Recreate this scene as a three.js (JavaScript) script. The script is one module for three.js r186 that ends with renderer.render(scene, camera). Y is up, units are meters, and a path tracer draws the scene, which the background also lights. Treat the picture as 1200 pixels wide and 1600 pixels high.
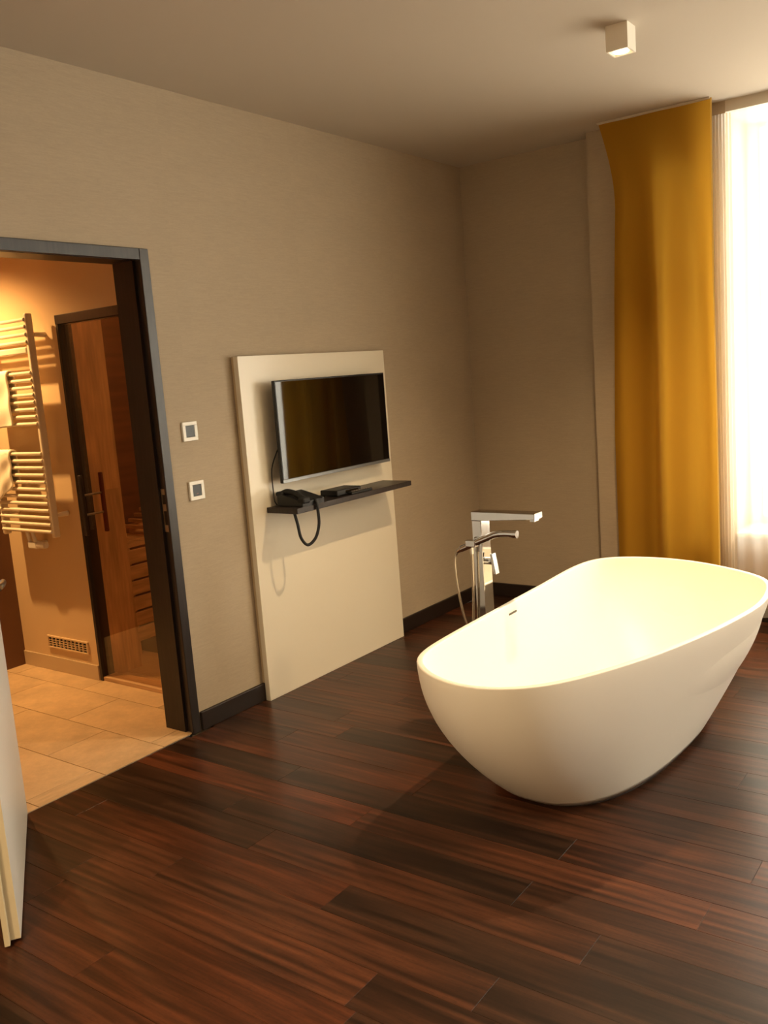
import * as THREE from 'three';
import { RoundedBoxGeometry } from 'three/addons/geometries/RoundedBoxGeometry.js';
import { RectAreaLightUniformsLib } from 'three/addons/lights/RectAreaLightUniformsLib.js';
import { mergeGeometries } from 'three/addons/utils/BufferGeometryUtils.js';

// ------------------------------------------------------------ camera, sky, daylight, exposure
const R = THREE.MathUtils.degToRad;
const scene = new THREE.Scene();
const camera = new THREE.PerspectiveCamera(59.42, 1200 / 1600, 0.05, 60);
camera.position.set(2.968, 1.5, 5.049);
camera.rotation.order = 'YXZ';
camera.rotation.set(R(-8.79), R(36.58), R(-4.31));

const SKY = new THREE.Color().setRGB(1, 0.95, 0.82);
scene.background = SKY;
scene.backgroundIntensity = 4.5;
RectAreaLightUniformsLib.init();
// daylight that stands in the window opening of the far wall
const WIN = { x0: 1.635, x1: 4.25, y0: 0.5, y1: 2.665, z: 0.13 };
const WIN3 = { x0: 1.33, x1: 1.53, y1: 2.4 };        // narrow side light behind the yellow curtain
const WIN2 = { x0: 4.65, x1: 6.75 };                 // the next window of the same front, beyond the right edge of the picture
for (const [{ x0, x1, y1 = WIN.y1 }, power] of [[WIN, 4.6], [WIN2, 17], [WIN3, 7]]) {
  const daylight = new THREE.RectAreaLight(SKY, power, x1 - x0, y1 - WIN.y0);
  daylight.position.set((x0 + x1) / 2, (WIN.y0 + y1) / 2, -0.36);
  daylight.lookAt(daylight.position.x, daylight.position.y, 3);
  scene.add(daylight);
}

const LAMP_COLOR = new THREE.Color().setRGB(1, 0.72, 0.4);
const BATH_COLOR = new THREE.Color().setRGB(1, 0.55, 0.19);
const BATH_POWER = 18;

const renderer = new THREE.WebGLRenderer({ antialias: true });
renderer.toneMapping = THREE.LinearToneMapping;
renderer.toneMappingExposure = 1.0;
renderer.shadowMap.enabled = true;

// ------------------------------------------------------------ helpers
let seed = 7;
function rnd() { seed = (seed * 1664525 + 1013904223) >>> 0; return seed / 4294967296; }
const rr = (a, b) => a + (b - a) * rnd();
function hash(x, y) { const s = Math.sin(x * 127.1 + y * 311.7) * 43758.5453; return s - Math.floor(s); }
function vnoise(x, y, px = 0, py = 0) {       // value noise, optionally periodic
  const xi = Math.floor(x), yi = Math.floor(y), fx = x - xi, fy = y - yi;
  const w = (i, p) => (p ? ((i % p) + p) % p : i);
  const u = fx * fx * (3 - 2 * fx), v = fy * fy * (3 - 2 * fy);
  const a = hash(w(xi, px), w(yi, py)), b = hash(w(xi + 1, px), w(yi, py));
  const c = hash(w(xi, px), w(yi + 1, py)), d = hash(w(xi + 1, px), w(yi + 1, py));
  return a + (b - a) * u + (c - a) * v + (a - b - c + d) * u * v;
}
function texture(w, h, fn, srgb = true) {
  const data = new Uint8Array(w * h * 4);
  for (let y = 0; y < h; y++) for (let x = 0; x < w; x++) {
    const c = fn(x, y), k = (y * w + x) * 4;
    data[k] = Math.max(0, Math.min(255, c[0])); data[k + 1] = Math.max(0, Math.min(255, c[1])); data[k + 2] = Math.max(0, Math.min(255, c[2])); data[k + 3] = 255;
  }
  const t = new THREE.DataTexture(data, w, h);
  t.magFilter = THREE.LinearFilter; t.minFilter = THREE.LinearMipmapLinearFilter; t.generateMipmaps = true;
  t.wrapS = t.wrapT = THREE.RepeatWrapping;
  if (srgb) t.colorSpace = THREE.SRGBColorSpace;
  t.needsUpdate = true;
  return t;
}
const std = (o) => new THREE.MeshStandardMaterial(o);
const phys = (o) => new THREE.MeshPhysicalMaterial(o);
const taken = new Map();
function numbered(n) { const k = taken.get(n) || 0; taken.set(n, k + 1); return k ? `${n}_${String(k).padStart(3, '0')}` : n; }
function mesh(name, geo, mat, parent = scene) {
  const list = Array.isArray(geo) ? mergeGeometries(geo.map((g) => (g.index ? g.toNonIndexed() : g))) : geo;
  const m = new THREE.Mesh(list, mat);
  m.name = parent === scene ? numbered(name) : name;
  m.castShadow = m.receiveShadow = true;
  parent.add(m);
  return m;
}
function group(name, [x, y, z] = [0, 0, 0], turn = 0) {
  const g = new THREE.Group(); g.name = numbered(name); g.position.set(x, y, z); g.rotation.y = turn; scene.add(g); return g;
}
function tag(o, label, category, grp) { o.userData.label = label; if (category) o.userData.category = category; if (grp) o.userData.group = grp; return o; }
function struct(o, label, category) { o.userData.kind = 'structure'; o.userData.label = label; o.userData.category = category; return o; }
function metric(g) {                              // uv in metres by the face's main direction
  const n = g.index ? g.toNonIndexed() : g, p = n.attributes.position, q = n.attributes.normal, uv = new Float32Array(p.count * 2);
  for (let i = 0; i < p.count; i++) {
    const ax = Math.abs(q.getX(i)), ay = Math.abs(q.getY(i)), az = Math.abs(q.getZ(i));
    if (ay >= ax && ay >= az) { uv[2 * i] = p.getX(i); uv[2 * i + 1] = p.getZ(i); }
    else if (ax >= az) { uv[2 * i] = p.getZ(i); uv[2 * i + 1] = p.getY(i); }
    else { uv[2 * i] = p.getX(i); uv[2 * i + 1] = p.getY(i); }
  }
  n.setAttribute('uv', new THREE.BufferAttribute(uv, 2));
  return n;
}
function box(x0, x1, y0, y1, z0, z1) {            // plain box between limits
  const g = new THREE.BoxGeometry(x1 - x0, y1 - y0, z1 - z0); g.translate((x0 + x1) / 2, (y0 + y1) / 2, (z0 + z1) / 2); return metric(g);
}
function rbox(x0, x1, y0, y1, z0, z1, r = 0.003, s = 2) {
  const w = x1 - x0, h = y1 - y0, d = z1 - z0;
  const g = new RoundedBoxGeometry(w, h, d, s, Math.min(r, w / 2.01, h / 2.01, d / 2.01)); g.translate((x0 + x1) / 2, (y0 + y1) / 2, (z0 + z1) / 2); return metric(g);
}
function cyl(r0, r1, a, b, seg = 20) {            // tapered rod from a (radius r0) to b (radius r1)
  const A = new THREE.Vector3(...a), B = new THREE.Vector3(...b), d = B.clone().sub(A);
  const g = new THREE.CylinderGeometry(r1, r0, d.length(), seg, 1);
  g.translate(0, d.length() / 2, 0);
  g.applyQuaternion(new THREE.Quaternion().setFromUnitVectors(new THREE.Vector3(0, 1, 0), d.normalize()));
  g.translate(...a);
  return g.toNonIndexed();
}
function tube(pts, r, seg = 60, rad = 10) {
  return new THREE.TubeGeometry(new THREE.CatmullRomCurve3(pts.map((p) => new THREE.Vector3(...p))), seg, r, rad).toNonIndexed();
}
function grid(nu, nv, fn) {                       // smooth surface of fn(u, v)
  const pos = [], uv = [], idx = [];
  for (let j = 0; j <= nv; j++) for (let i = 0; i <= nu; i++) { const p = fn(i / nu, j / nv); pos.push(p[0], p[1], p[2]); uv.push(p[3] ?? i / nu, p[4] ?? j / nv); }
  for (let j = 0; j < nv; j++) for (let i = 0; i < nu; i++) { const a = j * (nu + 1) + i, b = a + 1, c = a + nu + 1, d = c + 1; idx.push(a, b, d, a, d, c); }
  const g = new THREE.BufferGeometry();
  g.setAttribute('position', new THREE.Float32BufferAttribute(pos, 3)); g.setAttribute('uv', new THREE.Float32BufferAttribute(uv, 2)); g.setIndex(idx); g.computeVertexNormals();
  return g;
}

// ------------------------------------------------------------ materials
const fibre = (w, h, base, amp, ph) => texture(w, h, (x, y) => {
  const n = (vnoise(x / 24 + ph, y / 1.6, 0, 0) - 0.5) * 0.6 + (vnoise(x / 5 + ph, y / 1.1) - 0.5) * 0.5 + (vnoise(x / 90, y / 70 + ph, 0, 0) - 0.5) * 0.25;
  return base.map((c) => c * (1 + amp * n));
});
const wallTex = fibre(512, 512, [178, 162, 139], 0.06, 3);
wallTex.repeat.set(1.25, 1.25);
const wallBump = texture(512, 512, (x, y) => { const v = 128 + 90 * (vnoise(x / 20, y / 1.6) - 0.5) + 60 * (vnoise(x / 4, y / 1.2) - 0.5); return [v, v, v]; }, false);
wallBump.repeat.set(1.25, 1.25);
const M = {};
M.wall = std({ map: wallTex, bumpMap: wallBump, bumpScale: 0.0002, roughness: 0.8 });
M.ceiling = std({ color: 0xbdb2a3, roughness: 0.92 });
M.trimWhite = std({ color: 0xcfc4b2, roughness: 0.7 });
M.parapet = std({ color: 0xa98c68, roughness: 0.85 });
M.bathWall = std({ color: 0xdcc29c, roughness: 0.7 });
M.bathBrown = std({ color: 0x6b4a36, roughness: 0.4 });
const wengeTex = texture(128, 512, (x, y) => { const n = vnoise(x / 3, y / 60) - 0.5 + 0.6 * (vnoise(x / 1.4, y / 25) - 0.5); return [42 + 14 * n, 35 + 11 * n, 32 + 10 * n]; });
wengeTex.repeat.set(3, 1);
M.frame = std({ map: wengeTex, roughness: 0.38 });
M.base = std({ color: 0x241913, roughness: 0.45 });
M.door = std({ color: 0xd9d6cf, roughness: 0.4 });
M.doorEdge = std({ color: 0xcdbf9f, roughness: 0.55 });
M.chrome = std({ color: 0xd8d8d8, metalness: 1, roughness: 0.06 });
M.steel = std({ color: 0xb9b4aa, metalness: 1, roughness: 0.28 });
M.black = std({ color: 0x0d0d0d, roughness: 0.42 });
M.blackRubber = std({ color: 0x0b0b0b, roughness: 0.6 });
M.panel = phys({ color: 0xe6ddc9, roughness: 0.3, clearcoat: 0.3, clearcoatRoughness: 0.15 });
M.panelEdge = std({ color: 0xc9b48f, roughness: 0.6 });
M.tub = phys({ color: 0xf6f2e8, roughness: 0.42 });
M.switchWhite = std({ color: 0xf6f3ea, roughness: 0.35 });
M.switchDark = std({ color: 0x26282a, roughness: 0.35 });
M.glass = phys({ color: 0xffffff, roughness: 0, transmission: 1, thickness: 0, ior: 1.45 });
M.bronzeGlass = phys({ color: 0xf6ecdf, roughness: 0, transmission: 1, thickness: 0, ior: 1.45 });
M.curtain = phys({ color: 0xba8a2c, roughness: 1, transmission: 0.42, thickness: 0, specularIntensity: 0.05, side: THREE.DoubleSide });
M.hem = std({ color: 0xd9b25a, roughness: 0.9, side: THREE.DoubleSide });
M.sheer = phys({ color: 0xfffaf0, roughness: 0.6, transmission: 0.85, thickness: 0, ior: 1.05, side: THREE.DoubleSide });
M.radiator = std({ color: 0xf0e6d2, roughness: 0.35 });
M.towel = std({ color: 0xf5efdf, roughness: 1 });
M.pvc = std({ color: 0xe9e6df, roughness: 0.4 });

// ------------------------------------------------------------ room shell
const H = 2.72, XR = 7.1, ZR = 7.2, XP = 4.7;
const DOOR = { z0: 2.578, z1: 3.43, y: 2.028, x: -0.16 };

{ // floor of separate boards
  const floor = group('floor'); struct(floor, 'dark reddish brown wooden plank floor', 'floor');
  mesh('underlay', box(-0.02, XR + 0.1, -0.1, -0.016, -0.45, ZR + 0.1), std({ color: 0x140c08, roughness: 0.9 }), floor);
  const woods = [];
  for (let k = 0; k < 9; k++) {
    const warm = [0.35, 0.9, 0.15, 0.6, 1, 0.3, 0.75, 0.05, 0.5][k], lift = [0.9, 1.0, 0.78, 1.1, 1.08, 0.86, 0.95, 0.82, 1.0][k];
    const tex = texture(1024, 128, (x, y) => {
      const bend = 8 * vnoise(x / 210 + k * 9, y / 50 + k);
      const s = vnoise(x / 260 + k * 13, (y + bend) / 15 + k * 7), t = vnoise(x / 120 + k * 5, (y + bend) / 5 + k * 3), f = vnoise(x / 30, y / 1.3 + k * 17);
      const pore = vnoise(x / 14 + k, y / 1.0 + 40) > 0.82 ? 0.86 : 1;
      const v = lift * pore * (0.6 + 0.58 * s + 0.22 * (t - 0.5) + 0.1 * (f - 0.5));
      return [(69 + 12 * warm) * v, (45 - 1 * warm) * v, (32 - 5 * warm) * v];
    });
    tex.wrapS = tex.wrapT = THREE.ClampToEdgeWrapping;
    woods.push(phys({ map: tex, roughness: 0.3, specularIntensity: 0.42 }));
  }
  const pitch = 0.1395, len = 1.16, gap = 0.0004, ch = 0.0005;
  const cache = new Map();
  function board(l, w) {                           // chamfered board, top at y = 0, from x = 0 and z = 0
    const key = l.toFixed(3) + '_' + w.toFixed(3);
    if (cache.has(key)) return cache.get(key);
    const P = (x, y, z) => [x, y, z], t = -0.014;
    const a = gap, b = l - gap, c = gap, d = w - gap;
    const top = [P(a + ch, 0, c + ch), P(a + ch, 0, d - ch), P(b - ch, 0, d - ch), P(b - ch, 0, c + ch)];
    const mid = [P(a, -ch, c), P(a, -ch, d), P(b, -ch, d), P(b, -ch, c)], bot = mid.map((p) => P(p[0], t, p[2]));
    const pos = [], uv = [];
    const quad = (q) => { for (const i of [0, 1, 2, 0, 2, 3]) { pos.push(...q[i]); uv.push(q[i][0] / len, q[i][2] / pitch); } };
    quad(top);
    for (let i = 0; i < 4; i++) { const j = (i + 1) % 4; quad([top[j], top[i], mid[i], mid[j]]); quad([mid[j], mid[i], bot[i], bot[j]]); }
    const g = new THREE.BufferGeometry();
    g.setAttribute('position', new THREE.Float32BufferAttribute(pos, 3)); g.setAttribute('uv', new THREE.Float32BufferAttribute(uv, 2)); g.computeVertexNormals();
    cache.set(key, g); return g;
  }
  mesh('floor_field', box(XP, XR, -0.014, 0, -0.2, ZR), woods[1], floor);
  const known = { 0: 0.912, '-1': 0.645, '-3': 0.66, '-5': 0.4, 3: 0.49, '-8': 1.0 };
  const k0 = Math.floor((-0.2 - 3.027) / pitch), k1 = Math.ceil((ZR - 3.027) / pitch);
  for (let k = k0; k < k1; k++) {
    const z0 = Math.max(3.027 + k * pitch, -0.2), z1 = Math.min(3.027 + (k + 1) * pitch, ZR);
    if (z1 - z0 < 0.02) continue;
    let x = (known[k] ?? hash(k, 3.7) * len) - len;
    while (x < XP) {
      const a = Math.max(x, 0), b = Math.min(x + len, XP);
      if (b - a > 0.03) {
        const mi = Math.floor(hash(k * 3.1, Math.round(x * 40) + 2) * 9) % 9;
        const m = mesh('plank', board(b - a, z1 - z0), woods[mi], floor); m.position.set(a, 0, z0);
      }
      x += len;
    }
  }
}
{ // walls
  struct(mesh('wall_left', [box(DOOR.x, 0, 0, H, -0.35, DOOR.z0 - 0.02), box(DOOR.x, 0, DOOR.y + 0.02, H, DOOR.z0 - 0.02, DOOR.z1 + 0.02), box(DOOR.x, 0, 0, H, DOOR.z1 + 0.02, ZR + 0.15)], M.wall), 'taupe wallpapered wall with the doorway and the television panel', 'wall');
  struct(mesh('wall_back', [box(0, 0.89, 0, H, -0.35, 0), box(0.89, WIN3.x0, 0, H, -0.35, WIN.z), box(WIN3.x1, WIN.x0, 0, H, -0.35, WIN.z), box(WIN3.x0, WIN3.x1, WIN3.y1, H, -0.35, WIN.z), box(WIN3.x0, WIN3.x1, 0, 0.47, -0.35, WIN.z), box(WIN.x1, WIN2.x0, 0, H, -0.35, WIN.z), box(WIN2.x1, XR, 0, H, -0.35, WIN.z)], M.wall), 'taupe wall beside the window, stepping forward at a pier', 'wall');
  struct(mesh('wall_lintel', [box(WIN.x0, WIN.x1, WIN.y1, H, -0.35, WIN.z), box(WIN2.x0, WIN2.x1, WIN.y1, H, -0.35, WIN.z)], M.trimWhite), 'narrow pale lintel strip above the bright window', 'wall');
  struct(mesh('wall_parapet', [box(WIN.x0, WIN.x1, 0, 0.47, -0.35, 0.02), box(WIN2.x0, WIN2.x1, 0, 0.47, -0.35, 0.02)], M.parapet), 'low wall under the window behind the sheer curtain', 'wall');
  struct(mesh('wall_right', box(XR, XR + 0.15, 0, H, -0.35, ZR + 0.15), M.wall), 'taupe side wall beyond the right edge', 'wall');
  struct(mesh('wall_rear', box(DOOR.x, XR + 0.15, 0, H, ZR, ZR + 0.15), M.wall), 'taupe wall behind the viewer', 'wall');
  struct(mesh('ceiling', box(DOOR.x, XR + 0.15, H, H + 0.15, -0.35, ZR + 0.15), M.ceiling), 'plain off-white ceiling', 'ceiling');
  const bb = 0.085, t = 0.016;
  const skirt = (x0, x1, z0, z1) => [rbox(x0, x1, 0, bb, z0, z1, 0.004)];
  struct(mesh('baseboard_left', [...skirt(0, t, 0, DOOR.z0 - 0.05), ...skirt(0, t, DOOR.z1 + 0.05, ZR)], M.base), 'dark brown baseboard along the taupe wall with the doorway', 'baseboard');
  struct(mesh('baseboard_back', [...skirt(t, 0.89, 0, t), ...skirt(0.89, WIN.x0, WIN.z, WIN.z + t), ...skirt(WIN.x1, WIN2.x0, WIN.z, WIN.z + t), ...skirt(WIN.x0, WIN.x1, 0.02, 0.02 + t)], M.base), 'dark brown baseboard below the window side wall', 'baseboard');
  struct(mesh('baseboard_right', rbox(XR - t, XR, 0, bb, 0.2, ZR, 0.004), M.base), 'dark brown baseboard along the side wall', 'baseboard');
}
for (const [k, W, label] of [[1, WIN, 'tall bright window glowing white behind the sheer curtain'], [2, WIN2, 'next window of the same wall, beyond the right edge'], [3, WIN3, 'narrow window light hidden behind the mustard curtain']]) {
  const w = group('window_' + k); struct(w, label, 'window');
  const z0 = -0.33, z1 = -0.27, f = k === 3 ? 0.03 : 0.07, y1 = W.y1 ?? WIN.y1, parts = k === 3 ? 1 : 3, m = 0.035;
  mesh('window_frame', [rbox(W.x0, W.x1, 0.47, 0.47 + f, z0, z1), rbox(W.x0, W.x1, y1 - 0.025, y1, z0, z1), rbox(W.x0, W.x0 + f, 0.47 + f, y1 - 0.025, z0, z1), rbox(W.x1 - f, W.x1, 0.47 + f, y1 - 0.025, z0, z1)], M.pvc, w);
  for (let i = 0; i < parts; i++) {
    const a = W.x0 + (W.x1 - W.x0) * i / parts, b = W.x0 + (W.x1 - W.x0) * (i + 1) / parts;
    if (i) mesh('mullion', rbox(a - m, a + m, 0.47 + f, y1 - 0.025, z0, z1), M.pvc, w);
    mesh('pane', box(i ? a + m : a + f, i < parts - 1 ? b - m : b - f, 0.47 + f, y1 - 0.025, -0.301, -0.299), M.glass, w);
  }
  mesh('window_sill', rbox(W.x0, W.x1, 0.47, 0.495, -0.27, 0.05, 0.006), M.pvc, w);
}

// ------------------------------------------------------------ doorway and door leaf
{
  const t = group('trim_1'); struct(t, 'dark wenge door frame around the bathroom doorway', 'door frame');
  const c = 0.046, z0 = DOOR.z0, z1 = DOOR.z1, y = DOOR.y;
  for (const [a, b] of [[z0 - c + 0.006, z0 + 0.006], [z1 - 0.006, z1 + c - 0.006]]) mesh('casing', rbox(0, 0.013, 0, y + c - 0.006, a, b, 0.003), M.frame, t);
  mesh('casing', rbox(0, 0.013, y - 0.006, y + c - 0.006, z0 + 0.006, z1 - 0.006, 0.003), M.frame, t);
  for (const s of [0, 1]) {
    const a = s ? z1 : z0, d = s ? 1 : -1;
    mesh('lining', [box(DOOR.x - 0.012, -0.045, 0, y, Math.min(a, a + d * 0.02), Math.max(a, a + d * 0.02)), box(-0.045, 0, 0, y + 0.008, Math.min(a + d * 0.013, a + d * 0.02), Math.max(a + d * 0.013, a + d * 0.02))], M.frame, t);
  }
  mesh('lining', [box(DOOR.x - 0.012, -0.045, y, y + 0.02, z0, z1), box(-0.045, 0, y + 0.013, y + 0.02, z0, z1)], M.frame, t);
  const sp = mesh('strike_plate', rbox(-0.043, -0.006, 0.9, 1.085, z0 - 0.013, z0 - 0.0095, 0.001), M.steel, t);
  mesh('latch_hole', [box(-0.034, -0.014, 1.02, 1.06, z0 - 0.0094, z0 - 0.0088), box(-0.034, -0.014, 0.93, 0.99, z0 - 0.0094, z0 - 0.0088)], M.blackRubber, sp);
  tag(sp, 'metal strike plate');
}
{
  // leaf: local x runs from the hinge to the free edge, local +z is the face seen here
  const ang = Math.atan2(0.462, 0.693);
  const d = group('door_1', [0.012, 0, 3.388], -ang); struct(d, 'white door leaf standing open into the room with its rebated edge', 'door');
  // the seen face looks to +x -z in the room: local -z
  mesh('leaf', rbox(0, 0.825, 0.012, 2.0, 0, 0.028, 0.002), M.door, d);
  mesh('rebate_lip', rbox(-0.004, 0.845, 0.008, 2.012, 0.028, 0.043, 0.002), M.doorEdge, d);
  mesh('edge_band', box(0.825, 0.8262, 0.014, 1.998, 0.001, 0.028), M.doorEdge, d);
  const h = mesh('handle', [cyl(0.009, 0.009, [0.765, 1.0, 0], [0.765, 1.0, -0.068]), tube([[0.766, 1.0, -0.066], [0.74, 1.0, -0.071], [0.69, 0.995, -0.071], [0.635, 0.99, -0.07]], 0.0095, 24, 12)], M.steel, d);
  tag(h, 'brushed metal lever handle');
  mesh('rosette', cyl(0.026, 0.025, [0.765, 1.0, 0], [0.765, 1.0, -0.008], 28), M.steel, d);
  mesh('lock_plate', box(0.8262, 0.8272, 0.92, 1.1, 0.006, 0.024), M.steel, d);
}

// ------------------------------------------------------------ bathroom beyond the doorway
const BZ = 2.29, BX = -1.72, BH = 2.45, BXR = DOOR.x;
{
  // tiled floor
  const f = group('floor_bathroom'); struct(f, 'beige stone tile floor of the bathroom', 'floor');
  mesh('screed', box(-2.5, -0.004, -0.1, -0.009, 0.5, 4.4), std({ color: 0x7d6a50, roughness: 0.95 }), f);
  const tiles = [];
  for (let k = 0; k < 4; k++) {
    const t = texture(256, 128, (x, y) => { const n = 0.09 * (vnoise(x / 40 + k * 8, y / 30) - 0.5) + 0.05 * (vnoise(x / 9 + k, y / 9) - 0.5) + 0.04 * (vnoise(x / 2, y / 2 + k) - 0.5); const v = 1 + n + (k - 1.5) * 0.02; return [206 * v, 178 * v, 142 * v]; });
    tiles.push(std({ map: t, roughness: 0.42 }));
  }
  const geoCache = new Map();
  for (let r = -1; r < 7; r++) {
    const z0 = 2.73 + (r - 1) * 0.3 - 0.3, z1 = z0 + 0.3;
    if (z1 < 2.0 || z0 > 4.2) continue;
    let x = ((((r % 2) + 2) % 2) ? -0.7 : -0.41) - 2.4;
    for (; x < 0; x += 0.6) {
      const a = Math.max(x, BX - 0.1), b = Math.min(x + 0.6, -0.006);
      if (b - a < 0.02) continue;
      const w = b - a, key = w.toFixed(3);
      if (!geoCache.has(key)) { const g = new RoundedBoxGeometry(w - 0.003, 0.009, 0.297, 1, 0.0012); geoCache.set(key, g); }
      const m = mesh('tile', geoCache.get(key), tiles[Math.floor(hash(r, x * 3) * 4) % 4], f); m.position.set((a + b) / 2, -0.0045, (z0 + z1) / 2);
    }
  }
  mesh('threshold_strip', rbox(-0.006, 0.0005, -0.01, 0.001, DOOR.z0 + 0.002, DOOR.z1 - 0.002, 0.0005), M.steel, f);
}
{
  const so = { x0: -1.03, x1: BXR - 0.0, y: 1.905 };
  struct(mesh('wall_bathroom_back', [box(-2.5, so.x0, 0, BH, 2.03, BZ), box(so.x0, so.x1, so.y, BH, 2.03, BZ)], M.bathWall), 'warm lit bathroom wall carrying the towel radiator', 'wall');
  struct(mesh('wall_bathroom_side', box(BX - 0.12, BX, 0, BH, BZ, 4.4), M.bathBrown), 'dark brown bathroom wall left of the towel radiator', 'wall');
  struct(mesh('wall_bathroom_front', box(BX - 0.12, BXR, 0, BH, 4.25, 4.4), M.bathWall), 'near bathroom wall out of sight', 'wall');
  struct(mesh('ceiling_bathroom', box(-2.6, BXR, BH, BH + 0.12, 0.5, 4.4), M.ceiling), 'bathroom ceiling', 'ceiling');
  struct(mesh('baseboard_bathroom', [rbox(BX, -1.035, 0, 0.082, BZ, BZ + 0.009, 0.002)], std({ color: 0xcdb899, roughness: 0.45 })), 'beige tile baseboard under the towel radiator', 'baseboard');

  // sauna behind a glass door
  const woodTex = texture(512, 256, (x, y) => { const n = 0.22 * (vnoise(x / 120, y / 7) - 0.5) + 0.12 * (vnoise(x / 40, y / 2) - 0.5); const v = 1 + n; return [208 * v, 172 * v, 132 * v]; });
  const woodTexV = texture(256, 512, (x, y) => { const n = 0.22 * (vnoise(x / 7, y / 120) - 0.5) + 0.12 * (vnoise(x / 2, y / 40) - 0.5); const v = 1 + n; return [208 * v, 172 * v, 132 * v]; });
  M.spruce = std({ map: woodTex, roughness: 0.6 }); M.spruceV = std({ map: woodTexV, roughness: 0.6 });
  const darkTex = texture(512, 256, (x, y) => { const v = 1 + 0.2 * (vnoise(x / 120, y / 7) - 0.5); return [128 * v, 84 * v, 56 * v]; });
  M.darkWood = std({ map: darkTex, roughness: 0.6 });
  struct(mesh('wall_sauna', [box(-2.5, -2.4, 0, BH, 0.5, 2.03), box(-2.4, BXR, 0, BH, 0.5, 0.6)], M.darkWood), 'dark timber walls inside the sauna', 'wall');
  struct(mesh('wall_sauna_lining', [box(so.x0, so.x0 + 0.014, 0, so.y, 2.03, 2.215)], M.spruceV), 'pale timber reveal beside the sauna door', 'wall');
  const t = group('trim_2'); struct(t, 'dark frame around the sauna glass door', 'door frame');
  mesh('post', rbox(so.x0, so.x0 + 0.02, 0, so.y, 2.215, BZ + 0.004, 0.002), M.frame, t);
  mesh('header', rbox(so.x0, so.x1, so.y - 0.045, so.y, 2.215, BZ + 0.006, 0.002), M.frame, t);
  mesh('sauna_threshold', rbox(so.x0 + 0.02, so.x1, 0, 0.022, 2.2, BZ - 0.002, 0.003), M.spruce, t);
  const d = group('door_2', [so.x0 + 0.022, 0.026, BZ - 0.02]); struct(d, 'bronze tinted glass sauna door with a bar handle', 'door');
  mesh('glass_pane', box(0, 0.80, 0, so.y - 0.075, -0.004, 0.004), M.bronzeGlass, d);
  mesh('top_rail', rbox(0, 0.80, so.y - 0.0745, so.y - 0.0725, -0.006, 0.006, 0.001), M.steel, d);
  const hx = 0.075;
  const hm = std({ color: 0x70331a, roughness: 0.5 });
  mesh('outer_bar', rbox(hx - 0.011, hx + 0.011, 0.77, 1.08, 0.052, 0.07, 0.005), M.frame, d);
  mesh('inner_bar', rbox(hx - 0.011, hx + 0.011, 0.77, 1.08, -0.07, -0.052, 0.005), hm, d);
  for (const y of [0.875, 0.975]) mesh('standoff', cyl(0.006, 0.006, [hx, y, -0.054], [hx, y, 0.054], 12), M.steel, d);

  const b = group('sauna_bench', [-1.16, 0, 2.02]); tag(b, 'slatted timber bench inside the sauna behind the bronze glass', 'bench');
  for (let k = 0; k < 6; k++) mesh('front_slat', rbox(-0.022, 0, 0.09 + k * 0.09, 0.09 + k * 0.09 + 0.078, -1.38, 0, 0.004), M.spruce, b);
  for (let k = 0; k < 5; k++) mesh('seat_slat', rbox(-0.025 - (k + 1) * 0.1, -0.035 - k * 0.1, 0.625, 0.65, -1.38, 0, 0.004), M.spruce, b);
  for (const z of [-0.1, -1.3]) mesh('leg', box(-0.08, -0.024, 0, 0.625, z - 0.03, z + 0.03), M.spruce, b);
  mesh('leg', box(-0.5, -0.44, 0, 0.625, -0.13, -0.07), M.spruce, b); mesh('leg', box(-0.5, -0.44, 0, 0.625, -1.33, -1.27), M.spruce, b);
  const sl = group('sauna_lamp', [-0.3, 1.75, 0.6]); tag(sl, 'small wall lamp inside the dark sauna', 'lamp');
  mesh('bracket', rbox(-0.05, 0.05, -0.08, 0.08, 0, 0.02, 0.004), M.spruce, sl);
  mesh('bulb', new THREE.SphereGeometry(0.035, 20, 14).translate(0, 0, 0.06), std({ color: 0xffffff, emissive: BATH_COLOR, emissiveIntensity: 2 }), sl);
  const pl = new THREE.PointLight(BATH_COLOR, 1.6, 0, 2); pl.position.set(-0.3, 1.75, 0.66); pl.castShadow = true; pl.shadow.radius = 2; scene.add(pl);
  const hr = group('sauna_headrest', [-1.42, 0.65, 1.62]); tag(hr, 'small pale timber headrest lying on the sauna bench', 'headrest');
  for (let k = 0; k < 4; k++) { const s = mesh('slat', rbox(-0.15, 0.15, 0.03 + k * 0.028, 0.052 + k * 0.028, -0.01, 0.01, 0.003), M.spruce, hr); s.position.z = -k * 0.045; }
  for (const x of [-0.12, 0.12]) { const s = mesh('side_rail', box(-0.012, 0.012, 0, 0.05, -0.17, 0.02), M.spruce, hr); s.position.x = x; }
}
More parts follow.
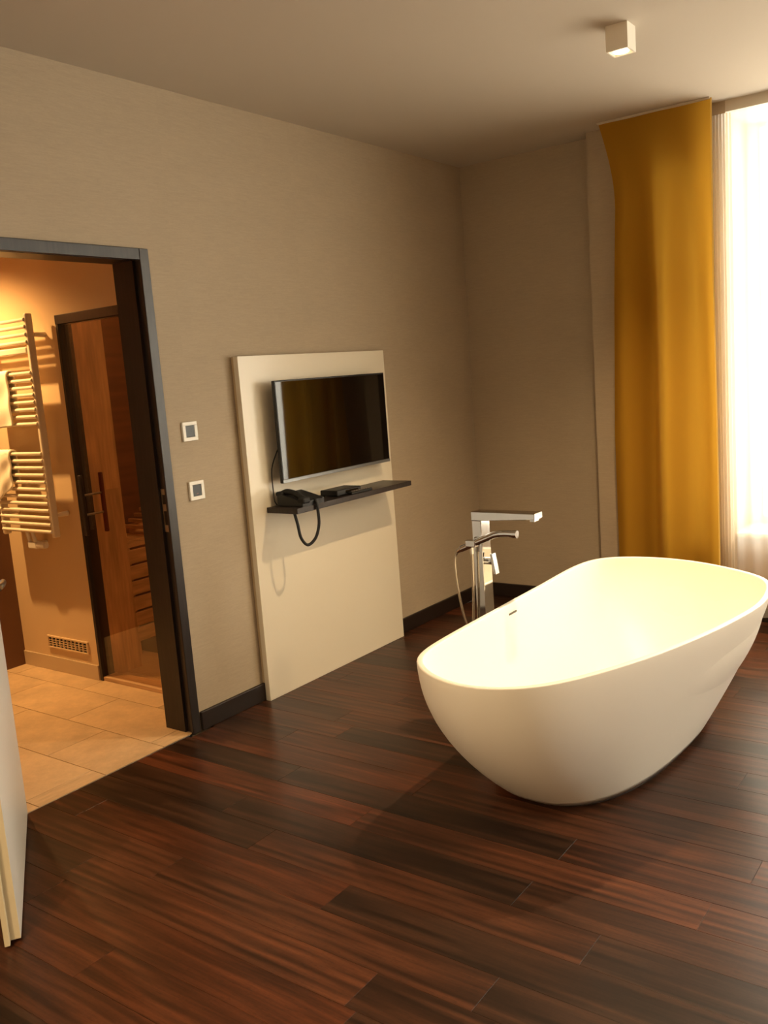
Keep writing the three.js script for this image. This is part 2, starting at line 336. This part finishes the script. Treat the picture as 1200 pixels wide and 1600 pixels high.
{ // towel radiator
  const g = group('towel_radiator', [-1.36, 0, 2.375]); tag(g, 'cream tubular towel radiator on the bathroom wall', 'radiator');
  const xl = -0.225, xr = 0.225;
  for (const x of [xl, xr]) mesh('post', rbox(x - 0.0125, x + 0.0125, 0.785, 1.925, -0.02, 0.02, 0.008, 3), M.radiator, g);
  const bar = (y, r = 0.0095, z = 0.02) => mesh('bar', cyl(r, r, [xl, y, z], [xr, y, z], 14), M.radiator, g);
  for (const y of [1.895, 1.86, 1.822, 1.785]) bar(y);
  mesh('flat_bar', rbox(xl + 0.012, xr - 0.012, 1.728, 1.762, 0.0, 0.024, 0.008), M.radiator, g);
  for (let k = 0; k < 8; k++) bar(1.632 - k * 0.0366);
  for (let k = 0; k < 12; k++) bar(1.224 - k * 0.037);
  for (const [x, y] of [[xl, 1.82], [xr, 1.82], [xl, 0.9], [xr, 0.9]]) mesh('wall_bracket', cyl(0.011, 0.014, [x, y, -0.02], [x, y, -0.083], 14), M.radiator, g);
  mesh('valve', [rbox(-0.03, 0.045, 0.715, 0.755, -0.03, 0.012, 0.008), cyl(0.01, 0.01, [-0.02, 0.75, 0], [-0.02, 0.812, 0.012], 12), cyl(0.01, 0.01, [0.03, 0.75, 0], [0.03, 0.812, 0.012], 12), cyl(0.011, 0.011, [0.0, 0.735, -0.03], [0.0, 0.735, -0.084], 12)], M.pvc, g);
  mesh('thermostat', cyl(0.018, 0.016, [0.045, 0.735, -0.008], [0.11, 0.735, -0.008], 18), M.pvc, g);
}
function towel(name, x0, x1, yTop, dropFront, dropBack, label, slant) {
  const g = grid(24, 60, (u, v) => {
    const L = dropFront + dropBack + 0.05, s = v * L, x = x0 + (x1 - x0) * u;
    const w = 0.004 * Math.sin(u * 11 + v * 3) + 0.003 * Math.sin(v * 21 + u * 4);
    const fall = dropFront * (1 - slant * u);
    let y, z;
    if (s < dropBack) { y = yTop - (dropBack - s); z = 2.368; }
    else if (s < dropBack + 0.05) { const a = ((s - dropBack) / 0.05) * Math.PI; y = yTop + 0.02 * Math.sin(a); z = 2.394 - 0.026 * Math.cos(a); }
    else { y = yTop - ((s - dropBack - 0.05) / dropFront) * fall; z = 2.42 + w; }
    return [x, y, z];
  });
  const back = g.clone(); // a second layer gives the terry its thickness
  const p = back.attributes.position, n = g.attributes.normal;
  for (let i = 0; i < p.count; i++) p.setXYZ(i, p.getX(i) + n.getX(i) * 0.008, p.getY(i) + n.getY(i) * 0.008, p.getZ(i) + n.getZ(i) * 0.008);
  const idx = [], nu = 24, nv = 60;
  const edge = []; for (let i = 0; i <= nu; i++) edge.push(i); for (let j = 1; j <= nv; j++) edge.push(j * (nu + 1) + nu); for (let i = nu - 1; i >= 0; i--) edge.push(nv * (nu + 1) + i); for (let j = nv - 1; j > 0; j--) edge.push(j * (nu + 1));
  const N = p.count, pos = [...g.attributes.position.array, ...p.array], uv = [...g.attributes.uv.array, ...back.attributes.uv.array];
  const gi = g.index.array; for (let i = 0; i < gi.length; i += 3) { idx.push(gi[i], gi[i + 2], gi[i + 1]); idx.push(gi[i] + N, gi[i + 1] + N, gi[i + 2] + N); }
  for (let i = 0; i < edge.length; i++) { const a = edge[i], b = edge[(i + 1) % edge.length]; idx.push(a, b, b + N, a, b + N, a + N); }
  const out = new THREE.BufferGeometry(); out.setAttribute('position', new THREE.Float32BufferAttribute(pos, 3)); out.setAttribute('uv', new THREE.Float32BufferAttribute(uv, 2)); out.setIndex(idx); out.computeVertexNormals();
  return tag(mesh(name, out, M.towel), label, 'towel');
}
towel('towel', -1.55, -1.325, 1.636, 0.28, 0.2, 'cream towel hung over the upper bars of the radiator', 0.05);
towel('towel', -1.57, -1.40, 1.228, 0.26, 0.16, 'cream towel hung over the lower bars of the radiator, one corner hanging lower', 0.35);
{ // air grille in the wall foot
  const g = group('wall_vent', [-1.285, 0.135, BZ]); tag(g, 'small slotted air vent low on the bathroom wall', 'vent');
  mesh('frame', [rbox(-0.185, 0.185, 0.058, 0.068, 0, 0.01, 0.002), rbox(-0.185, 0.185, -0.002, 0.006, 0, 0.01, 0.002), rbox(-0.185, -0.172, 0.006, 0.058, 0, 0.01, 0.002), rbox(0.172, 0.185, 0.006, 0.058, 0, 0.01, 0.002)], M.bathWall, g);
  mesh('duct', box(-0.172, 0.172, 0.006, 0.058, 0.0005, 0.0015), M.blackRubber, g);
  for (let k = 0; k < 3; k++) mesh('slat', box(-0.172, 0.172, 0.0165 + k * 0.013, 0.0195 + k * 0.013, 0.0015, 0.008), M.bathWall, g);
  for (let k = 0; k < 9; k++) mesh('divider', box(-0.1405 + k * 0.0344, -0.1345 + k * 0.0344, 0.006, 0.058, 0.0015, 0.009), M.bathWall, g);
}
function downlight(x, y, z, size, h, color, power, label, grp, angle) {
  const g = group('ceiling_lamp', [x, y, z]); tag(g, label, 'lamp', grp);
  const s = size / 2, w = 0.006;
  mesh('housing', [box(-s, s, -0.006, 0, -s, s), box(-s, -s + w, -h, -0.006, -s, s), box(s - w, s, -h, -0.006, -s, s), box(-s + w, s - w, -h, -0.006, -s, -s + w), box(-s + w, s - w, -h, -0.006, s - w, s)], M.lampWhite ??= std({ color: 0xf2ece0, roughness: 0.5 }), g);
  const b = mesh('bulb', new THREE.CylinderGeometry(s - 0.012, s - 0.012, 0.006, 28), std({ color: 0xffffff, emissive: color, emissiveIntensity: 3.5 }), g);
  b.position.y = -h + 0.005;
  const l = new THREE.SpotLight(color, power, 0, angle, 1, 2);
  l.position.set(x, y - h - 0.004, z); l.target.position.set(x, y - 3, z);
  l.castShadow = true; l.shadow.mapSize.set(1024, 1024); l.shadow.radius = 1.4;
  scene.add(l, l.target);
}
downlight(-1.62, BH, 2.8, 0.085, 0.09, BATH_COLOR, BATH_POWER, 'warm ceiling lamp of the bathroom above the towel radiator', undefined, R(73));

// ------------------------------------------------------------ ceiling lamps of the room
for (const [x, z, label, power, angle = 84] of [[1.64, 1.54, 'white cube ceiling lamp above the bathtub', 21, 60], [3.6, 1.54, 'white cube ceiling lamp near the window, beyond the right edge', 14], [1.64, 5.4, 'white cube ceiling lamp behind the viewer', 14], [1.64, 6.3, 'white cube ceiling lamp by the rear wall', 43]])
  downlight(x, H, z, 0.085, 0.092, LAMP_COLOR, power, label, 'cube lamps on the ceiling', R(angle));

// ------------------------------------------------------------ bathtub
{
  const g = group('bathtub'); tag(g, 'large freestanding white oval bathtub in front of the window', 'bathtub');
  const rimPts = [[1.272, 2.60], [1.307, 2.698], [1.421, 2.802], [1.569, 2.852], [1.692, 2.828], [1.804, 2.742], [1.926, 2.526], [2.028, 2.254], [2.115, 1.9], [2.15, 1.574], [2.077, 1.25], [1.844, 1.067], [1.607, 0.985], [1.394, 1.0], [1.278, 1.07], [1.236, 1.2], [1.24, 1.678], [1.248, 2.094], [1.258, 2.456]];
  const rim = new THREE.CatmullRomCurve3(rimPts.map((p) => new THREE.Vector3(p[0], 0, p[1])), true, 'centripetal');
  const N = 128, raw = rim.getSpacedPoints(N * 4).slice(0, N * 4), pts = [];
  for (let i = 0; i < N * 4; i++) { const a = new THREE.Vector3(); let w = 0; for (let k = -14; k <= 14; k++) { const q = Math.exp(-k * k / 40); a.addScaledVector(raw[(i + k + N * 4) % (N * 4)], q); w += q; } pts.push(a.divideScalar(w)); }
  const C = new THREE.Vector3(1.67, 0, 1.92), CB = new THREE.Vector3(1.625, 0, 1.85);
  const outline = [], baseLine = [], nrm = [], bow = [];
  for (let i = 0; i < N; i++) {
    const p = pts[i * 4], q = pts[(i * 4 + 1) % (N * 4)], o = pts[(i * 4 - 1 + N * 4) % (N * 4)];
    outline.push(p); const t = q.clone().sub(o).normalize(); const n = new THREE.Vector3(t.z, 0, -t.x); if (n.dot(p.clone().sub(C)) > 0) n.negate(); nrm.push(n);   // points inward
    const d = p.clone().sub(C), right = THREE.MathUtils.smoothstep(d.x / 0.45 - 0.7 * d.z / 0.93, -0.5, 0.7); bow.push(1.95 - 0.7 * right);
    const th = Math.atan2(d.z / 0.93, d.x / 0.45), c = Math.cos(th), s = Math.sin(th), e = 2 / 2.5;
    const u = Math.sign(c) * Math.abs(c) ** e * 0.29, v = Math.sign(s) * Math.abs(s) ** e * 0.62, r = -0.06;
    baseLine.push(new THREE.Vector3(CB.x + u * Math.cos(r) + v * Math.sin(r), 0, CB.z - u * Math.sin(r) + v * Math.cos(r)));
  }
  const TH = 0.55, y0 = 0.012;
  const outer = (i, t) => { const w = 1 - (1 - t) ** bow[i], p = baseLine[i].clone().lerp(outline[i], w); p.y = y0 + (TH - y0) * t; return p; };
  const inward = (i, d) => outline[i].clone().addScaledVector(nrm[i], d);
  const inner = (i, t) => { const rimIn = inward(i, 0.022), bot = baseLine[i].clone().lerp(CB, 0.06); const w = Math.min(1, 1 - (1 - t) ** 2.1); const p = bot.lerp(rimIn, w); p.y = 0.09 + (TH - 0.004 - 0.09) * t; return p; };
  const rings = [];
  rings.push(Array.from({ length: N }, (_, i) => { const p = CB.clone(); p.y = y0; return p; }));
  for (let k = 0; k <= 26; k++) { const t = (k / 26); rings.push(Array.from({ length: N }, (_, i) => outer(i, t * 0.992))); }
  for (const [d, y] of [[0.0015, TH - 0.0012], [0.005, TH], [0.017, TH], [0.0205, TH - 0.0012]]) rings.push(Array.from({ length: N }, (_, i) => { const p = inward(i, d); p.y = y; return p; }));
  for (let k = 26; k >= 0; k--) rings.push(Array.from({ length: N }, (_, i) => inner(i, k / 26)));
  for (const s of [0.85, 0.5, 0.0]) rings.push(Array.from({ length: N }, (_, i) => { const b = baseLine[i].clone().lerp(CB, 0.06); const p = CB.clone().lerp(b, s); p.y = 0.084; return p; }));
  const pos = [], uv = [], idx = [];
  rings.forEach((r, j) => r.forEach((p, i) => { pos.push(p.x, p.y, p.z); uv.push(i / N * 4, j / rings.length * 2); }));
  for (let j = 0; j < rings.length - 1; j++) for (let i = 0; i < N; i++) { const a = j * N + i, b = j * N + (i + 1) % N, c = a + N, d = b + N; idx.push(a, c, b, b, c, d); }
  const geo = new THREE.BufferGeometry(); geo.setAttribute('position', new THREE.Float32BufferAttribute(pos, 3)); geo.setAttribute('uv', new THREE.Float32BufferAttribute(uv, 2)); geo.setIndex(idx); geo.computeVertexNormals();
  // outward check
  { const k = (10 * N + 3) * 3, nx = geo.attributes.normal.array[k], nz = geo.attributes.normal.array[k + 2]; const p = outer(3, 0.4); if (nx * (p.x - C.x) + nz * (p.z - C.z) < 0) { for (let q = 0; q < idx.length; q += 3) [idx[q + 1], idx[q + 2]] = [idx[q + 2], idx[q + 1]]; geo.setIndex(idx); geo.computeVertexNormals(); } }
  mesh('tub_shell', geo, M.tub, g);
  // recessed foot
  const fs = new THREE.Shape(baseLine.map((p) => { const q = p.clone().lerp(CB, 0.03); return new THREE.Vector2(q.x, -q.z); }));
  const fg = new THREE.ExtrudeGeometry(fs, { depth: 0.013, bevelEnabled: false }); fg.rotateX(-Math.PI / 2);
  mesh('foot', fg, std({ color: 0x3a342d, roughness: 0.7 }), g);
  // overflow slot on the inner wall near the tap
  let best = 0, bd = 9; for (let i = 0; i < N; i++) { const p = outline[i], q = Math.abs(p.z - 1.93) + (p.x > 1.6 ? 9 : 0); if (q < bd) { bd = q; best = i; } }
  const p0 = inner(best, 0.915), slot = mesh('overflow_slot', rbox(-0.003, 0.003, -0.0045, 0.0045, -0.032, 0.032, 0.0025), std({ color: 0x4a4338, metalness: 0.6, roughness: 0.45 }), g);
  slot.position.copy(p0); slot.rotation.z = -0.35; tag(slot, 'narrow metal overflow slot');
  const dr = mesh('drain', new THREE.CylinderGeometry(0.032, 0.034, 0.008, 28), M.chrome, g); dr.position.set(1.62, 0.087, 1.85);
}

// ------------------------------------------------------------ freestanding tap
{
  const g = group('bath_tap', [1.108, 0, 1.88]); tag(g, 'tall square chrome bath tap standing beside the bathtub', 'tap');
  mesh('base_plate', rbox(-0.06, 0.06, 0, 0.008, -0.07, 0.07, 0.003), M.chrome, g);
  mesh('column', rbox(-0.022, 0.022, 0.008, 0.874, -0.036, 0.036, 0.003), M.chrome, g);
  // spout: flat bar that thins towards the mouth
  const sh = new THREE.Shape([[-0.022, 0.0], [-0.022, -0.032], [0.022, -0.032], [0.24, -0.020], [0.262, -0.020], [0.262, 0.0]].map((p) => new THREE.Vector2(...p)));
  const sg = new THREE.ExtrudeGeometry(sh, { depth: 0.068, bevelEnabled: true, bevelSize: 0.002, bevelThickness: 0.002, bevelSegments: 2 }); sg.translate(0, 0.908, -0.034);
  mesh('spout', sg, M.chrome, g);
  mesh('aerator', [rbox(0.236, 0.256, 0.875, 0.892, -0.022, 0.022, 0.002)], M.chrome, g);
  mesh('holder', [cyl(0.012, 0.012, [-0.005, 0.79, 0.036], [-0.005, 0.79, 0.075], 18), rbox(-0.03, 0.02, 0.772, 0.802, 0.058, 0.088, 0.006)], M.chrome, g);
  const hs = mesh('hand_shower', [tube([[-0.055, 0.762, 0.073], [0, 0.785, 0.073], [0.06, 0.81, 0.073], [0.11, 0.829, 0.073], [0.15, 0.834, 0.073], [0.195, 0.834, 0.073]], 0.0138, 40, 14), cyl(0.0155, 0.0155, [0.185, 0.834, 0.073], [0.205, 0.834, 0.073], 18), cyl(0.0125, 0.008, [-0.055, 0.762, 0.073], [-0.075, 0.75, 0.073], 16)], M.chrome, g);
  mesh('shower_hose', tube([[-0.072, 0.752, 0.073], [-0.086, 0.73, 0.073], [-0.09, 0.66, 0.073], [-0.07, 0.5, 0.07], [-0.03, 0.34, 0.06], [0.0, 0.2, 0.055], [0.012, 0.13, 0.052], [-0.02, 0.09, 0.055], [-0.046, 0.15, 0.06], [-0.042, 0.3, 0.06], [-0.024, 0.5, 0.058], [-0.016, 0.66, 0.058], [-0.014, 0.745, 0.058], [-0.014, 0.775, 0.06]], 0.0055, 160, 10), std({ color: 0xc8c0b2, metalness: 1, roughness: 0.25 }), hs);
  mesh('outlet', cyl(0.009, 0.009, [-0.014, 0.74, 0.058], [-0.014, 0.775, 0.06], 14), M.chrome, g);
  const lv = mesh('lever', [cyl(0.015, 0.015, [0.02, 0.70, 0], [0.045, 0.70, 0], 22)], M.chrome, g);
  const la = mesh('lever_arm', rbox(0.0, 0.012, -0.07, 0.018, -0.016, 0.016, 0.003), M.chrome, lv); la.position.set(0.045, 0.715, 0); la.rotation.z = 0.16;
}

// ------------------------------------------------------------ television panel and what is on it
{
  const p = group('wall_panel', [0, 0, 1.56]); tag(p, 'cream back panel standing against the wall behind the television', 'panel');
  mesh('board', rbox(0.0165, 0.045, 0.0, 1.622, -0.553, 0.565, 0.0015), M.panel, p);
  mesh('edge_strip', box(0.002, 0.0165, 0.086, 1.62, -0.551, 0.563), M.panelEdge, p);

  const s = group('wall_shelf', [0.045, 0.892, 1.564]); tag(s, 'thin dark shelf fixed below the television', 'shelf');
  mesh('board', rbox(0, 0.19, 0, 0.026, -0.464, 0.464, 0.0015), M.frame, s);

  const t = group('television', [0.045, 1.025, 1.55]); tag(t, 'flat black television on the cream panel', 'television');
  mesh('wall_mount', box(0, 0.032, 0.12, 0.36, -0.15, 0.15), M.black, t);
  mesh('housing', [rbox(0.055, 0.0735, 0.0, 0.477, -0.43, 0.43, 0.004), rbox(0.032, 0.056, 0.03, 0.35, -0.3, 0.3, 0.006)], M.black, t);
  mesh('screen', box(0.0735, 0.0745, 0.018, 0.47, -0.423, 0.423), phys({ color: 0x050506, roughness: 0.03, ior: 1.6 }), t);
  mesh('lower_bezel', rbox(0.0735, 0.0765, 0.001, 0.016, -0.429, 0.429, 0.001), std({ color: 0x8f9396, metalness: 0.8, roughness: 0.32 }), t);
  mesh('cable', tube([[0.03, 0.19, 0.37], [0.02, 0.14, 0.40], [0.015, 0.07, 0.435], [0.016, -0.03, 0.44], [0.016, -0.085, 0.436], [0.018, -0.103, 0.425]], 0.0028, 50, 8), M.blackRubber, t);

  // telephone with its cord
  const f = group('telephone', [0.153, 0.918, 1.905], 0); tag(f, 'black corded telephone on the end of the dark shelf', 'telephone');
  const body = new THREE.Shape([[-0.075, 0], [0.075, 0], [0.075, 0.016], [0.0, 0.036], [-0.06, 0.05], [-0.075, 0.046]].map((q) => new THREE.Vector2(...q)));
  const bg = new THREE.ExtrudeGeometry(body, { depth: 0.15, bevelEnabled: true, bevelSize: 0.004, bevelThickness: 0.004, bevelSegments: 3 }); bg.translate(0, 0.004, -0.075);
  mesh('body', bg, M.black, f);
  mesh('receiver', [tube([[-0.07, 0.055, 0.055], [-0.04, 0.066, 0.052], [0.0, 0.062, 0.05], [0.04, 0.046, 0.052], [0.075, 0.03, 0.055]], 0.013, 30, 12), rbox(-0.088, -0.045, 0.045, 0.068, 0.03, 0.08, 0.01, 3), rbox(0.045, 0.09, 0.014, 0.042, 0.03, 0.08, 0.01, 3)], M.blackRubber, f);
  mesh('keypad', [0, 1, 2].flatMap((i) => [0, 1, 2, 3].map((j) => { const b = rbox(-0.006, 0.006, 0, 0.004, -0.007, 0.007, 0.002); b.rotateZ(-0.26); b.translate(-0.035 + j * 0.026, 0.048 - j * 0.0066, -0.05 + i * 0.026); return b; })), std({ color: 0x2a2a2a, roughness: 0.5 }), f);
  mesh('cord', tube([[0.067, 0.022, -0.01], [0.087, 0.013, -0.008], [0.0935, -0.03, -0.007], [0.0925, -0.1, -0.006], [0.084, -0.16, 0.02], [0.067, -0.183, 0.055], [0.052, -0.15, 0.078], [0.042, -0.08, 0.085], [0.032, -0.031, 0.088]], 0.0072, 70, 10), M.blackRubber, f);
  const dk = group('ring_tray', [0.185, 0.918, 1.83]); tag(dk, 'small black ring shaped dish beside the telephone', 'dish');
  const tor = new THREE.TorusGeometry(0.03, 0.008, 12, 36); tor.rotateX(Math.PI / 2); tor.translate(0, 0.012, 0);
  mesh('rim', tor, M.black, dk);
  mesh('bowl', cyl(0.026, 0.03, [0, 0.0, 0], [0, 0.01, 0], 32), M.black, dk);

  const bx = group('receiver_box', [0.15, 0.918, 1.6]); tag(bx, 'small black receiver box on the dark shelf', 'device');
  mesh('case', rbox(-0.055, 0.055, 0.004, 0.032, -0.095, 0.095, 0.005, 3), M.black, bx);
  mesh('front_window', box(0.055, 0.0556, 0.011, 0.024, -0.07, 0.03), phys({ color: 0x050505, roughness: 0.1 }), bx);
  for (const [x, z] of [[-0.045, -0.08], [0.045, -0.08], [-0.045, 0.08], [0.045, 0.08]]) mesh('foot', cyl(0.006, 0.006, [x, 0, z], [x, 0.004, z], 12), M.blackRubber, bx);

  const rc = group('remote_control', [0.2, 0.918, 1.53], 0.1); tag(rc, 'slim dark remote control lying in front of the black receiver box', 'remote');
  rc.position.set(0.217, 0.918, 1.53); rc.rotation.y = 0.0;
  mesh('body', rbox(-0.018, 0.016, 0, 0.014, -0.085, 0.085, 0.005, 3), M.blackRubber, rc);
  for (let i = 0; i < 7; i++) for (let j = 0; j < 2; j++) mesh('button', rbox(-0.011 + j * 0.013, -0.003 + j * 0.013, 0.014, 0.0158, -0.07 + i * 0.02, -0.06 + i * 0.02, 0.001), M.buttonGrey ??= std({ color: 0x8a7d76, roughness: 0.5 }), rc);
}
// light switches
for (const [y, z, label, touch] of [[1.314, 2.414, 'upper square wall control with white frame beside the doorway', 0], [1.057, 2.41, 'lower square wall control with white frame beside the doorway', 1]]) {
  const g = group('light_switch', [0, y, z]); tag(g, label, 'switch');
  const s = 0.041, i = 0.025;
  mesh('frame', [rbox(0, 0.011, i, s, -s, s, 0.002), rbox(0, 0.011, -s, -i, -s, s, 0.002), rbox(0, 0.011, -i, i, -s, -i, 0.001), rbox(0, 0.011, -i, i, i, s, 0.001)], M.switchWhite, g);
  mesh('rocker', rbox(0, 0.0095, -i, i, -i, i, 0.002), M.switchDark, g);
  if (touch) mesh('indicator', box(0.0095, 0.0101, -0.016, -0.013, -0.006, 0.006), std({ color: 0x8a5a50, roughness: 0.4 }), g);
}

// ------------------------------------------------------------ curtains
{
  const c = group('curtain'); tag(c, 'mustard yellow curtain hanging from the ceiling beside the window', 'curtain');
  const zc = 0.262, top = H - 0.004, bot = 0.02;
  const xl = (y) => { const k = (top - y); return k < 0.45 ? 1.02 + 0.085 * Math.sin((k / 0.45) * Math.PI / 2) : 1.105 - 0.045 * Math.min(1, (k - 0.45) / 1.2); };
  const fold = (u, y) => {
    const d = (top - y) / (top - bot), a = 0.003 + 0.055 * Math.min(1, d * 3);
    return a * (Math.cos((u - 0.06 - 0.03 * Math.sin(d * 3)) / 0.47 * Math.PI * 2) + 0.22 * Math.cos(u * 21 + 1.2 + d * 1.5) * Math.min(1, d * 1.5)) + 0.008 * Math.sin(u * 3 + d * 4) * Math.min(1, d * 5);
  };
  const f = (u, v) => { const y = bot + (top - bot) * v; const xr = 1.603 + 0.022 * (top - y) / (top - bot); return [xl(y) + (xr - xl(y)) * u, y, zc + fold(u, y)]; };
  mesh('fabric', grid(120, 60, f), M.curtain, c);
  mesh('hem', grid(3, 60, (u, v) => { const p = f(1, v); return [p[0] - 0.001 + 0.006 * u, p[1], p[2] + 0.001 - 0.004 * u]; }), M.hem, c);
  const rail = group('curtain_rail', [0, H, zc]); tag(rail, 'slim white curtain rail set along the ceiling edge above the curtain', 'rail');
  mesh('track', rbox(1.015, 1.6, -0.01, 0, -0.012, 0.012, 0.002), M.trimWhite, rail);

  const s = group('sheer_curtain'); tag(s, 'white sheer curtain hanging across the bright window', 'curtain');
  const pos = (u, v) => {
    const y = 0.065 + (WIN.y1 - 0.078) * v, e = 1 - 0.85 * v ** 8;
    // gathered beside the curtain edge, then loose across the window
    const x = u < 0.14 ? 1.565 + u * 0.75 : 1.67 + (u - 0.14) * (WIN.x1 + 0.04 - 1.67) / 0.86;
    const n = u < 0.14 ? u * 300 : 42 + (u - 0.14) * 240;
    const a = 0.008 + 0.008 * (1 - THREE.MathUtils.smoothstep(u, 0.11, 0.16));
    return [x, y, 0.163 + e * a * Math.sin(n + 0.5 * Math.sin(v * 3)) + e * 0.005 * Math.sin(n * 0.37 + v * 2.5)];
  };
  mesh('fabric', grid(900, 24, pos), M.sheer, s);
}

renderer.render(scene, camera);
